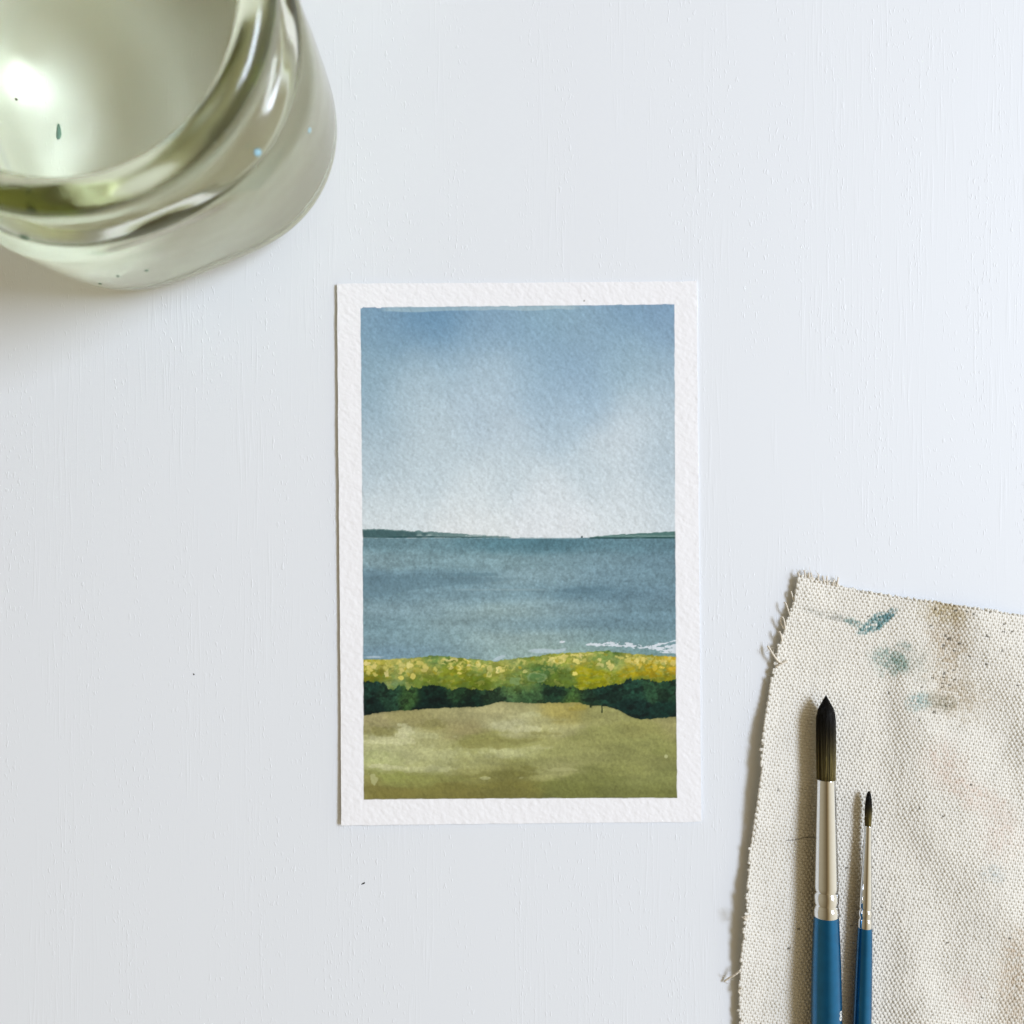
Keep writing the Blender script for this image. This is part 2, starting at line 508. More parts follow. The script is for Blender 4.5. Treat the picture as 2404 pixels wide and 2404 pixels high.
P1, P2, D1, D2 = [212, 212, 172], [194, 196, 150], [130, 126, 72], [108, 106, 50]
SANDMARKS = [(370, 1052, 46, 34, P1, .75, .2), (345, 1085, 30, 16, P1, .6, .2), (875, 1030, 80, 30, P1, .6, .5), (960, 1052, 150, 20, P1, .6, .5), (1000, 985, 110, 16, P2, .5, .6),
             (300, 1108, 160, 24, P1, .55, .35), (480, 1085, 120, 18, P2, .55, .3), (440, 1175, 260, 46, P2, .45, .5), (280, 1238, 130, 16, P1, .6, .3), (470, 1248, 190, 18, P2, .6, .3),
             (860, 1175, 130, 30, P2, .5, .5), (1050, 1150, 90, 14, P2, .4, .4), (250, 1062, 90, 24, D1, .5, .3), (500, 1030, 90, 30, D1, .45, .5), (760, 1128, 150, 30, D1, .55, .22),
             (930, 1112, 130, 14, D1, .5, .3), (1080, 1078, 90, 10, D1, .4, .3), (330, 1290, 96, 26, [150, 160, 84], .6, .15), (520, 1298, 170, 22, [134, 138, 74], .5, .3), (850, 1280, 200, 22, D2, .45, .5),
             (1000, 1255, 40, 20, D2, .5, .4), (620, 1340, 240, 20, D2, .4, .5), (280, 1352, 160, 18, [112, 100, 48], .5, .5), (770, 1297, 26, 8, P2, .6, .3), (960, 1297, 16, 6, P2, .4, .3),
             (1640, 1165, 60, 26, [118, 124, 66], .4, .5), (1400, 1260, 200, 40, [128, 132, 74], .4, .7), (1190, 1130, 160, 30, [156, 156, 100], .4, .5), (1250, 945, 60, 20, [160, 140, 44], .4, .6)]


def paint(X, Y):
    """sRGB pigment colour (0..255) of the little seascape at photo pixel X, Y"""
    wx = 7 * fbm(X / 60, Y / 60, 5, 3); wy = 6 * fbm(X / 60, Y / 50, 9, 3)
    gran = fbm(X / 5.5, Y / 5.5, 3, 3)
    gr2 = fbm(X / 3.2, Y / 3.2, 23, 2)
    blot = fbm(X / 26, Y / 20, 14, 4)
    # sky
    c = rbf(X + 1.2 * wx, Y + 1.2 * wy, SKY, 72, 66)
    c *= (1 + 0.034 * gran + 0.018 * gr2 + 0.016 * blot)[..., None]
    top = np.interp(X, [840, 896, 1590], [722, 722, 715])
    wet = (1 - sstep(3, 5.5, Y - (top + 7 + 3 * fbm(X / 50, Y * 0, 77, 2)))) * sstep(890, 915, X) * (1 - sstep(1330, 1380, X))
    c = c * (1 - 0.55 * wet[..., None]) + 0.55 * wet[..., None] * np.array([172, 196, 203])
    g_ = c.mean(-1, keepdims=True)
    c = (g_ + (c - g_) * 0.86) * 1.015
    # far shore
    def wash(c, m, col, a=1.0):
        m = (m * a)[..., None]
        return c * (1 - m) + np.asarray(col) * m
    n1 = 2.1 * fbm(X / 12, Y / 30, 41, 4)
    yl = np.interp(X, Z4x([150, 250, 400, 600, 800, 1000]), Z4y([1291, 1292, 1300, 1311, 1326, 1337]))
    mL = sstep(-.8, .8, Y - yl + n1) * (1 - sstep(-.7, .7, Y - Z4y(1336))) * (1 - sstep(Z4x(880), Z4x(1060), X))
    c = wash(c, mL, [92, 122, 122], 0.88)
    gapL = np.exp(-((Y - Z4y(1325) + n1) / 1.5) ** 2) * sstep(Z4x(340), Z4x(420), X) * (1 - sstep(Z4x(900), Z4x(1000), X))
    c = wash(c, gapL * sstep(-.3, .2, fbm(X / 18, Y / 9, 43, 3)), [196, 208, 210], 0.6)
    c = wash(c, mL * (1 - sstep(Z4x(330), Z4x(620), X + 30 * n1)) * sstep(0.3, 1.5, Y - yl - 1.5 + n1), [54, 84, 88], 0.75)
    yr = np.interp(X, Z4x([1290, 1400, 1550, 1722]), Z4y([1332, 1322, 1314, 1303]))
    mR = sstep(-.8, .8, Y - yr + n1 * 0.6) * (1 - sstep(-.7, .7, Y - Z4y(1338))) * sstep(Z4x(1280), Z4x(1330), X)
    c = wash(c, mR, [72, 110, 106], 0.92)
    c = wash(c, mR * np.exp(-((Y - Z4y(1327) + .5 * n1) / 1.1) ** 2), [166, 188, 186], 0.45)
    # sea
    hor = Z4y(1337)
    ms = sstep(-.9, .9, Y - hor + 0.35 * n1)
    sea = rbf(X + 3 * wx, Y + 0.8 * wy, SEA, 105, 20)
    st = fbm(X / 90, Y / 9, 19, 4)
    st2 = fbm(X / 60 + Y / 300, Y / 5, 29, 3)
    sea *= (1 + 0.075 * gran + 0.045 * gr2 + 0.018 * st + 0.006 * st2 + 0.05 * blot)[..., None]
    lev = fbm(X / 150, Y / 15, 173, 4) + 0.1 * fbm(X / 14, Y / 8, 174, 2)
    for thr in (-0.2, 0.12, .38):
        sea *= (1 - 0.018 * sstep(thr, thr + .05, lev) + 0.009 - 0.012 * np.exp(-((lev - thr - .02) / .03) ** 2))[..., None]
    yc = curve(X + wx, [(100, 398), (160, 396), (260, 386), (400, 355), (600, 332), (830, 312), (960, 296)], Z5y)
    m1 = sstep(-1, 1, Y - Z5y(290) + n1) * (1 - sstep(-.6, .6, Y - yc)) * (1 - sstep(Z4x(800), Z4x(980), X))
    sea = wash(sea, m1, [98, 131, 150], 0.33)
    m2 = sstep(-1, .5, Y - Z5y(268) + n1) * (1 - sstep(-.6, .6, Y - Z5y(284) + n1)) * sstep(Z4x(560), Z4x(640), X) * (1 - sstep(Z4x(800), Z4x(870), X))
    sea = wash(sea, m2, [92, 127, 145], 0.4)
    m3 = np.exp(-((X - Z4x(1290)) / 70) ** 2 - ((Y - Z5y(352) + 0.03 * (X - Z4x(1290))) / 9) ** 2)
    sea = wash(sea, sstep(.25, .6, m3 + 0.14 * st2), [88, 122, 142], 0.35)
    m4 = np.exp(-((X - Z4x(900)) / 130) ** 2 - ((Y - Z5y(352)) / 3) ** 2)
    sea = wash(sea, sstep(.3, .7, m4 + 0.25 * st2), [146, 173, 184], 0.5)
    g_ = sea.mean(-1, keepdims=True)
    sea = (g_ + (sea - g_) * 0.86) * 0.965 + np.array([-1.0, 1.0, -1.0])
    c = c * (1 - ms[..., None]) + sea * ms[..., None]
    c = wash(c, (1 - sstep(0.6, 2.2, np.abs(Y - hor - 0.8))) * sstep(Z4x(880), Z4x(1000), X) * (1 - sstep(Z4x(1200), Z4x(1290), X)), [178, 196, 200], 0.6)
    dl = 1 - sstep(0.7, 1.9, np.abs(Y - Z4y(1333) + 0.4 * n1))
    c = wash(c, dl * sstep(Z4x(225), Z4x(250), X) * (1 - sstep(Z4x(600), Z4x(880), X)) * sstep(-.55, .1, fbm(X / 22, Y / 50, 55, 2)), [40, 74, 76], 0.95)
    dr = 1 - sstep(0.9, 2.1, np.abs(Y - Z4y(1337)))
    c = wash(c, dr * sstep(Z4x(1290), Z4x(1302), X) * (1 - 0.75 * np.exp(-((X - Z4x(1545)) / 14) ** 2)), [34, 70, 70], 0.95)
    c = wash(c, 1 - sstep(1.6, 3.0, np.hypot(X - Z4x(1258), Y - Z4y(1332))), [28, 48, 50])
    # foam, left as bare paper
    def fx(x): return 1220 + np.asarray(x, float) / 4.6
    def fy(y): return 1480 + np.asarray(y, float) / 4.6
    xs = fx([700, 745, 800, 890, 905, 945, 1000, 1100, 1200, 1300, 1345, 1390, 1440, 1470, 1500, 1600, 1690])
    tp = fy([158, 140, 141, 140, 130, 117, 120, 126, 140, 154, 172, 152, 150, 137, 135, 120, 92])
    bt = fy([157, 166, 166, 163, 165, 158, 166, 170, 182, 194, 192, 192, 204, 208, 236, 246, 254])
    n2 = 2.3 * fbm(X / 9, Y / 6, 61, 3)
    mf = sstep(-.7, .7, Y - np.interp(X, xs, tp) + n2) * (1 - sstep(-.7, .7, Y - np.interp(X, xs, bt) + n2)) * (X > fx(715))
    gap = np.exp(-((Y - fy(148) + 0.13 * (X - fx(1600))) / 2.0) ** 2) * sstep(fx(1490), fx(1545), X)
    mf *= 1 - sstep(.35, .6, gap)
    mf = np.maximum(mf, 1 - sstep(.7, 1.1, np.hypot((X - fx(460)) / 7.5, (Y - fy(121)) / 3.4) + 0.1 * n2))
    mf *= sstep(-.55, -.2, fbm(X / 9, Y / 4, 63, 3))
    c = wash(c, mf, [220, 227, 236], 0.88)
    mf2 = np.exp(-((X - fx(240)) / 34) ** 2 - ((Y - fy(218)) / 6) ** 2) + np.exp(-((X - fx(440)) / 15) ** 2 - ((Y - fy(215) + .3 * (X - fx(440))) / 4) ** 2)
    mf2 = mf2 + np.exp(-((X - 1172) / 17) ** 2 - ((Y - 1544 + .35 * (X - 1172)) / 5) ** 2) + np.exp(-((X - 880) / 24) ** 2 - ((Y - 1541) / 2.4) ** 2)
    c = wash(c, sstep(.3, .6, mf2 + .12 * st2), [192, 208, 220], 0.6)
    # flowering bank
    FX, FY, Fc, Fwx, Fwy, Fgran, Fgr2 = X, Y, c, wx, wy, gran, gr2
    rows = np.where((Y.max(1) > 1500) & (Y.min(1) < 1720))[0]
    rs = slice(rows[0], rows[-1] + 1)
    X, Y, c, wx, wy, gran, gr2 = X[rs], Y[rs], c[rs], wx[rs], wy[rs], gran[rs], gr2[rs]
    yt = curve(X, HEDGE_TOP, Z5y) + 1.6 * fbm(X / 11, X * 0, 71, 3) + 1.0 * fbm(X / 5, Y / 9, 72, 2)
    mh = sstep(-1.1, .8, Y - yt)
    hd = rbf(X + 1.6 * wx, Y + 1.0 * wy, HEDGE, 24, 15)
    cell = fbm(X / 15, Y / 10, 81, 4)
    hd *= (1 + 0.10 * np.tanh(cell * 2.2) + 0.04 * gran + 0.03 * gr2)[..., None]
    leaf = sstep(.12, .24, fbm(X / 17, Y / 9, 83, 3))
    hd = wash(hd, leaf * sstep(4, 14, Y - yt), [104, 134, 76], 0.30)
    hd = wash(hd, sstep(.30, .40, fbm(X / 13, Y / 8, 87, 3)), [172, 170, 92], 0.4)
    ed = np.exp(-np.clip(Y - yt, 0, None) / 1.8)
    hd = wash(hd, ed * sstep(-.3, .3, fbm(X / 30, Y * 0, 90, 2)), [92, 116, 62], 0.6)
    warpx = 3.4 * fbm(X / 9, Y / 9, 91, 3); warpy = 3.4 * fbm(X / 9, Y / 9, 92, 3)
    rg = np.random.default_rng(7)
    for (lst, ox, sc_) in ((F6, 840, 4.83), (F7, 1220, 4.6)):
        for (x, y, rx, ry) in lst:
            d = np.hypot((X + warpx - ox - x / sc_) / (rx / sc_), (Y + warpy - 1480 - y / sc_) / (ry / sc_))
            right = ox == 1220 and x > 1180
            base = np.array([218, 196, 96] if right else [222, 209, 128]) + rg.uniform(-14, 12)
            base[2] += rg.uniform(-22, 18)
            hd = wash(hd, (1 - sstep(.82, 1.12, d)), base, 0.5 + 0.42 * rg.random())
            hd = wash(hd, sstep(1.0, 1.12, d) * (1 - sstep(1.2, 1.5, d)), [128, 128, 36], 0.28)
    for k in range(130):
        xc = [rg.uniform(858, 1010), rg.uniform(1030, 1180), rg.uniform(1280, 1400), rg.uniform(1440, 1584), rg.uniform(858, 1584)][rg.integers(5)]
        y = float(np.interp(xc, Z4x([p[0] for p in HEDGE_TOP]), Z5y([p[1] for p in HEDGE_TOP]))) + 3 + 22 * rg.random() ** 1.4
        r_ = rg.uniform(1.8, 5.0)
        d = np.hypot((X + 1.5 * warpx - xc) / (r_ * rg.uniform(.9, 2.2)), (Y + 1.5 * warpy - y) / r_)
        hd = wash(hd, 1 - sstep(.7, 1.15, d), np.array([218, 206, 118]) + rg.uniform(-22, 14), rg.uniform(.3, .75))
    for k in range(150):
        x = rg.uniform(860, 1584); y = float(np.interp(x, Z4x([p[0] for p in HEDGE_TOP]), Z5y([p[1] for p in HEDGE_TOP]))) + rg.uniform(4, 44)
        r_ = rg.uniform(1.6, 4.6)
        colr = [[186, 182, 96], [150, 158, 84], [96, 122, 46], [170, 150, 36], [128, 150, 88]][rg.integers(5)]
        d = np.hypot((X + warpx - x) / (r_ * rg.uniform(.8, 1.8)), (Y + warpy - y) / r_)
        hd = wash(hd, 1 - sstep(.75, 1.15, d), colr, 0.45)
    c = c * (1 - mh[..., None]) + hd * mh[..., None]
    sq = np.maximum(np.abs(X + warpx - Z4x(922)) / 12, np.abs(Y + warpy - Z5y(812)) / 9)
    c = wash(c, 1 - sstep(.8, 1.1, sq), [126, 154, 104], 0.6)
    ring = np.hypot((X + warpx - Z4x(1030)) / 22, (Y + warpy - Z5y(795)) / 11)
    c = wash(c, 1 - sstep(.9, 1.1, ring), [98, 130, 82], 0.5)
    c = wash(c, 1 - sstep(.08, .18, np.abs(ring - 1)), [150, 170, 130], 0.4)
    # dark undergrowth
    yd = curve(X, DARK_TOP, Z5y) + 3.6 * fbm(X / 12, X * 0, 101, 4) + 2.4 * fbm(X / 4, Y / 14, 102, 3)
    pre = np.exp(-np.clip(yd - Y + 3 * fbm(X / 6, Y / 9, 107, 3), 0, None) / 6.0) * sstep(-.3, .15, fbm(X / 16, Y / 14, 108, 3))
    c = wash(c, pre, [78, 100, 34], 0.72)
    mdk = sstep(-1.0, 1.0, Y - yd)
    dk = rbf(X + 1.3 * wx, Y + wy, DARK, 19, 15)
    dk *= (1 + 0.16 * gran + 0.10 * gr2 + 0.14 * fbm(X / 12, Y / 9, 104, 3))[..., None]
    dk *= (1 - 0.30 * sstep(.05, .3, fbm(X / 20, Y / 12, 106, 3)))[..., None]
    dk += 6 * np.clip(gran, 0, 1)[..., None]
    mid = np.exp(-((X - Z4x(965)) / 36) ** 2)
    mdk = mdk * (1 - 0.8 * mid * (1 - sstep(0, 26, Y - yd)))
    c = c * (1 - mdk[..., None]) + dk * mdk[..., None]
    Fc[rs] = c
    X, Y, c, wx, wy, gran, gr2 = FX, FY, Fc, Fwx, Fwy, Fgran, Fgr2
    # sandy foreground
    ysd = curve(X, SAND_TOP, Z5y) + 1.3 * fbm(X / 10, X * 0, 111, 3) + .6 * fbm(X / 4, Y / 9, 112, 2)
    msd = sstep(-.9, .9, Y - ysd)
    blot2 = np.tanh(3.2 * fbm(X / 46, Y / 17, 121, 4))
    blot3 = np.tanh(3.0 * fbm(X / 80, Y / 12, 123, 4))
    sd = rbf(X + 3.2 * wx + 5 * blot2, Y + 1.6 * wy + 4 * blot3, SAND, 44, 17)
    for (zx, zy, rx, ry, colr, a, hard) in SANDMARKS:
        d = np.hypot((X + wx - Z4x(zx)) / (rx / 2.147), (Y + .6 * wy - Z5y(zy)) / (ry / 2.147)) + .42 * fbm(X / 14, Y / 9, 140 + int(zx + zy), 3)
        sd = wash(sd, 1 - sstep(1 - hard, 1.0, d), colr, a)
    sd *= (1 + 0.012 * blot2 + 0.012 * blot3 + 0.06 * gran + 0.04 * gr2)[..., None]
    lev = fbm(X / 62, Y / 19, 171, 4) + 0.15 * fbm(X / 12, Y / 9, 172, 2)
    for thr in (-0.34, -0.06, 0.2, 0.42):
        sd *= (1 - 0.03 * sstep(thr, thr + .03, lev) + 0.006 - 0.025 * np.exp(-((lev - thr - .015) / .03) ** 2))[..., None]
    lo = sstep(-2, 2, Y - Z5y(1262) - 0.03 * (X - 900) + 5 * fbm(X / 30, Y / 20, 131, 3)) * (1 - sstep(Z4x(300), Z4x(900), X))
    sd = wash(sd, lo, [132, 132, 70], 0.28)
    drag = np.exp(-((X - Z4x(820)) / 92) ** 2 - ((Y - Z5y(1122) + 2 * n1) / 13) ** 2)
    sd = wash(sd, sstep(.35, .5, drag), [138, 138, 78], 0.38)
    pale = np.exp(-((X - Z4x(1160)) / 40) ** 2 - ((Y - Z5y(1256) + n1) / 4.5) ** 2)
    sd = wash(sd, sstep(.35, .55, pale), [176, 176, 124], 0.6)
    notch = np.exp(-((X - Z4x(212)) / 9) ** 2 - ((Y - Z5y(1300) + n1) / 14) ** 2)
    sd = wash(sd, sstep(.35, .5, notch + .3 * fbm(X / 9, Y / 11, 151, 3)), [186, 188, 140], 0.7)
    fl = 1 - sstep(.7, 1.1, np.hypot((X - Z4x(1680)) / 4.2, (Y - Z5y(1190)) / 4) + .12 * n1)
    sd = wash(sd, fl, [196, 200, 150], 0.85)
    sd = 0.80 * sd + 0.20 * np.array([156, 156, 103])
    ed = np.exp(-np.clip(Y - ysd, 0, None) / 2.0) * .12
    sd *= (1 - ed)[..., None]
    c = c * (1 - msd[..., None]) + sd * msd[..., None]
    for (x, y0, y1, w) in ((1302, 925, 945, 2.2), (1359, 935, 972, 1.4)):
        m = (1 - sstep(w - .6, w + .8, np.abs(X - Z4x(x) + .5 * n1))) * sstep(Z5y(y0), Z5y(y0) + 1, Y) * (1 - sstep(Z5y(y1) - 1, Z5y(y1) + 1, Y))
        c = wash(c, m, [30, 44, 24], 0.95)
    return np.clip(c, 4, 250)


def build_painting():
    ang = math.radians(0.47)
    ca, sa = math.cos(ang), math.sin(ang)
    cx, cyp = 1219.0, 1297.5               # centre of the sheet in photo pixels
    W2, H2 = 421.0, 633.0
    step = 1.62
    nx, ny = int(2 * W2 / step), int(2 * H2 / step)
    u = np.linspace(-W2, W2, nx + 1); v = np.linspace(-H2, H2, ny + 1)
    U, V = np.meshgrid(u, v)               # V grows downwards
    # edges of the sheet are cut, a hair uneven
    Ux = U + (np.abs(U) > W2 - .1) * 0.8 * fbm(V / 40, V * 0, 201, 3)
    Vx = V + (np.abs(V) > H2 - .1) * 0.8 * fbm(U / 40, U * 0, 202, 3)
    X = cx + Ux * ca + Vx * sa
    Y = cyp - Ux * sa + Vx * ca
    # painted field inside the masking tape
    L_ = np.interp(Y, [722, 1250, 1873], [847.5, 852.5, 855.5]) + .7 * fbm(Y / 18, Y * 0, 211, 3)
    R_ = np.interp(Y, [714, 1250, 1871], [1582.5, 1584.5, 1588.5]) + .7 * fbm(Y / 18, Y * 0, 212, 3)
    T_ = np.interp(X, [847, 896, 1582], [723, 723, 715]) + .9 * fbm(X / 18, X * 0, 213, 3) + 3.5 * np.clip(fbm(X / 7, X * 0, 217, 2), 0, 1) * (X < 900)
    B_ = np.interp(X, [855, 1588], [1873.5, 1871]) + .6 * fbm(X / 18, X * 0, 214, 3)
    dist = np.minimum(np.minimum(X - L_, R_ - X), np.minimum(Y - T_, B_ - Y))
    mask = sstep(-.9, .9, dist)
    pig = lin(paint(X, Y)) * np.array([1.0, 1.0, 0.985])
    edge = np.exp(-np.clip(dist, 0, None) / 2.0)
    pig *= (1 - 0.22 * edge * (0.5 + 0.5 * fbm(X / 25, Y / 25, 215, 2)))[..., None]
    base = np.array([0.850, 0.856, 0.880]) * (1 + 0.006 * fbm(X / 30, Y / 30, 216, 3))[..., None]
    colr = base * (1 - mask[..., None]) + np.minimum(pig * 1.0, base) * mask[..., None]
    sp = 1 - sstep(1.2, 2.4, np.hypot(X - 1371, Y - 707))
    colr = colr * (1 - sp[..., None]) + np.array([.2, .2, .17]) * sp[..., None]
    # cold-pressed tooth: real relief, felt marks running down to the left
    a1 = (X * 0.80 + Y * 0.60); b1 = (-X * 0.60 + Y * 0.80)
    g = fbm(a1 / 15, b1 / 8.0, 221, 3, 0.55) + 0.5 * fbm(X / 6.5, Y / 6.5, 222, 2)
    zz = 0.00052 + 0.000044 * g * (1 + 0.15 * mask)
    lift = 0.0006 * sstep(120, -W2, U) + 0.00036 * sstep(300, H2, V) + 0.00010 * fbm(U / 300, V / 300, 223, 2)
    lift = np.clip(lift, 0, None)
    zz = zz + lift
    pos = np.stack([(X - 1202) * S, (1202 - Y) * S, zz], -1)
    org = P(cx, cyp)
    pos = pos - org
    root = empty('watercolor_painting', org)
    tag(root, 'small watercolour seascape with blue sky, sea and yellow flowering bank on white bordered paper', 'painting')
    idx = np.arange((nx + 1) * (ny + 1)).reshape(ny + 1, nx + 1)
    q = np.stack([idx[1:, :-1], idx[1:, 1:], idx[:-1, 1:], idx[:-1, :-1]], -1)
    inner = dist > -2.5
    fin = inner[1:, :-1] & inner[1:, 1:] & inner[:-1, 1:] & inner[:-1, :-1]
    flat = pos.reshape(-1, 3); cflat = colr.reshape(-1, 3)

    def sub(quads, extra=None):
        used = np.unique(quads)
        mp = np.full(len(flat), -1, np.int64); mp[used] = np.arange(len(used))
        return flat[used], mp[quads], cflat[used], mp
    v1, q1, c1, _ = sub(q[fin])
    pf = mesh_np('painted_scene', v1, q1, M_PAPER, root, colors=c1)
    pf['label'] = 'painted field of blue sky, grey sea, yellow flowers, dark hedge and sand'
    v2, q2, c2, mp = sub(q[~fin])
    # skirt and underside
    loop = np.concatenate([idx[0, :], idx[1:, -1], idx[-1, ::-1][1:], idx[::-1, 0][1:-1]])
    lt = mp[loop]
    low = v2[lt].copy(); low[:, 2] -= 0.00050
    o = len(v2); n = len(loop)
    k = np.arange(n); k2 = (k + 1) % n
    qs = np.stack([lt[k], lt[k2], o + n + k2, o + n + k], -1)
    top_dup = v2[lt].copy()
    qs = np.stack([o + k, o + k2, o + n + k2, o + n + k], -1)
    V_ = np.vstack([v2, top_dup, low, low.mean(0)[None]])
    tr = np.stack([np.full(n, o + 2 * n), o + n + k, o + n + k2], -1)
    C_ = np.vstack([c2, c2[lt], c2[lt], c2[:1]])
    mesh_np('paper', V_, np.vstack([q2, qs]), M_PAPER, root, tr, colors=C_)


build_painting()

# ------------------------------------------------------------------ glass jar of rinse water
ZW = 0.018
JX, JY = -864.4 * S * (H - ZW) / H, 976.3 * S * (H - ZW) / H
JPH = -0.397                                # direction of one rounded corner


def jar_ring(r, z, lobe, m=144):
    th = np.arange(m) / m * 2 * np.pi
    f = 1 + lobe * (0.047 * np.cos(4 * (th - JPH)) - 0.004 * np.cos(8 * (th - JPH)))
    return np.stack([r * f * np.cos(th), r * f * np.sin(th), np.full(m, z)], -1)


def lobe_of(z):
    return float(1 - sstep(48.0, 59.0, z))


outer = [(0.01, 1.2), (20, 1.0), (34, 0.3), (39, 0.0), (43, 1.0), (47, 4.2), (49.3, 10), (50.0, 18), (50.4, 30), (50.6, 42), (50.5, 49), (49.9, 54), (48.2, 57.2), (46.0, 59.0), (44.6, 60.6), (44.8, 62.4),
         (46.5, 64.4), (47.6, 67.2), (47.4, 70.6), (45.8, 73.2), (43.4, 74.4), (41.0, 73.8), (39.2, 71.8), (38.7, 68.6), (38.9, 64), (39.6, 60), (41.4, 56.8), (44.6, 54), (46.2, 50), (46.6, 42), (46.5, 30), (46.1, 18), (45.2, 12.5), (42.5, 8.6), (37, 6.6), (25, 6.3), (12, 6.8), (0.01, 7.0)]
prof = catmull(outer, 5)
rings = np.array([jar_ring(max(r, 0.01) * MM, z * MM, lobe_of(z)) for r, z in prof])
v, q, t = lathe_rings(rings)
jar = mesh_np('glass_jar', v, q[:, ::1], M_GLASS, None, t)
jar.location = (JX, JY, 0.0004)
tag(jar, 'rounded square green tinted glass jar of rinse water at the upper left', 'jar')
WL = 50.0
inner = [(0.01, 6.7), (12, 6.5), (25, 6.0), (37.2, 6.3), (42.8, 8.3), (45.5, 12.3), (46.4, 18), (46.8, 30), (46.9, 42), (46.7, 47), (46.55, 50.9), (46.0, 50.75), (45.2, 50.25), (44.0, 50.05), (40, 50), (20, 50), (0.01, 50)]
prof = catmull(inner, 4)
rings = np.array([jar_ring(max(r, 0.01) * MM, z * MM, lobe_of(z)) for r, z in prof])
v, q, t = lathe_rings(rings)
water = mesh_np('rinse_water', v, q, M_WATER, None, t)
water.location = (JX, JY, 0.0004)
tag(water, 'cloudy pale rinse water filling the glass jar', 'water')

# ------------------------------------------------------------------ canvas rag, woven thread by thread
LEFT = np.array([(1874, 1345), (1868, 1400), (1860, 1420), (1835, 1497), (1821, 1553), (1812, 1600), (1798, 1684), (1788, 1775), (1785, 1848), (1777, 1938), (1759, 2012), (1753, 2119), (1741, 2247), (1735, 2320), (1736, 2404), (1734, 2700)], float)
TOP = np.array([(1700, 1345), (1874, 1356), (1890, 1358), (1955, 1374), (2028, 1389), (2101, 1401), (2210, 1416), (2320, 1433), (2404, 1445), (2700, 1490)], float)


def cloth_z(X, Y):
    """height of the cloth's mid surface above the table, photo pixels in, metres out"""
    d = X - np.interp(Y, LEFT[:, 1], LEFT[:, 0])
    lift = np.interp(Y, [1340, 1420, 1500, 1560, 1640, 1720, 1800, 1880, 1950, 2000, 2060, 2120, 2200, 2270, 2320, 2404, 2600],
                     [0.9, 1.0, 1.6, 1.2, 2.4, 4.2, 5.0, 4.6, 3.4, 2.6, 4.0, 5.2, 4.8, 3.0, 2.2, 2.6, 2.6])
    z = 0.65 + lift * np.exp(-np.clip(d, 0, None) / 62.0) * 0.52
    u = X * 0.55 + Y * 0.83; w = X * 0.83 - Y * 0.55
    fold = 1.5 * (0.5 + 0.5 * np.sin((w - 700) / 62.0 + 1.5 * fbm(X / 260, Y / 260, 301, 2))) * sstep(2075, 2190, X)
    z = z + fold + 0.35 * (fbm(X / 120, Y / 120, 302, 2) + 1) * sstep(2060, 2130, X)
    z = z + 0.6 * sstep(1560, 1380, Y) * (0.5 + 0.5 * np.sin(X / 58.0 + 1.2)) + 0.25
    return z * MM


CREAM = np.array([206, 197, 180])


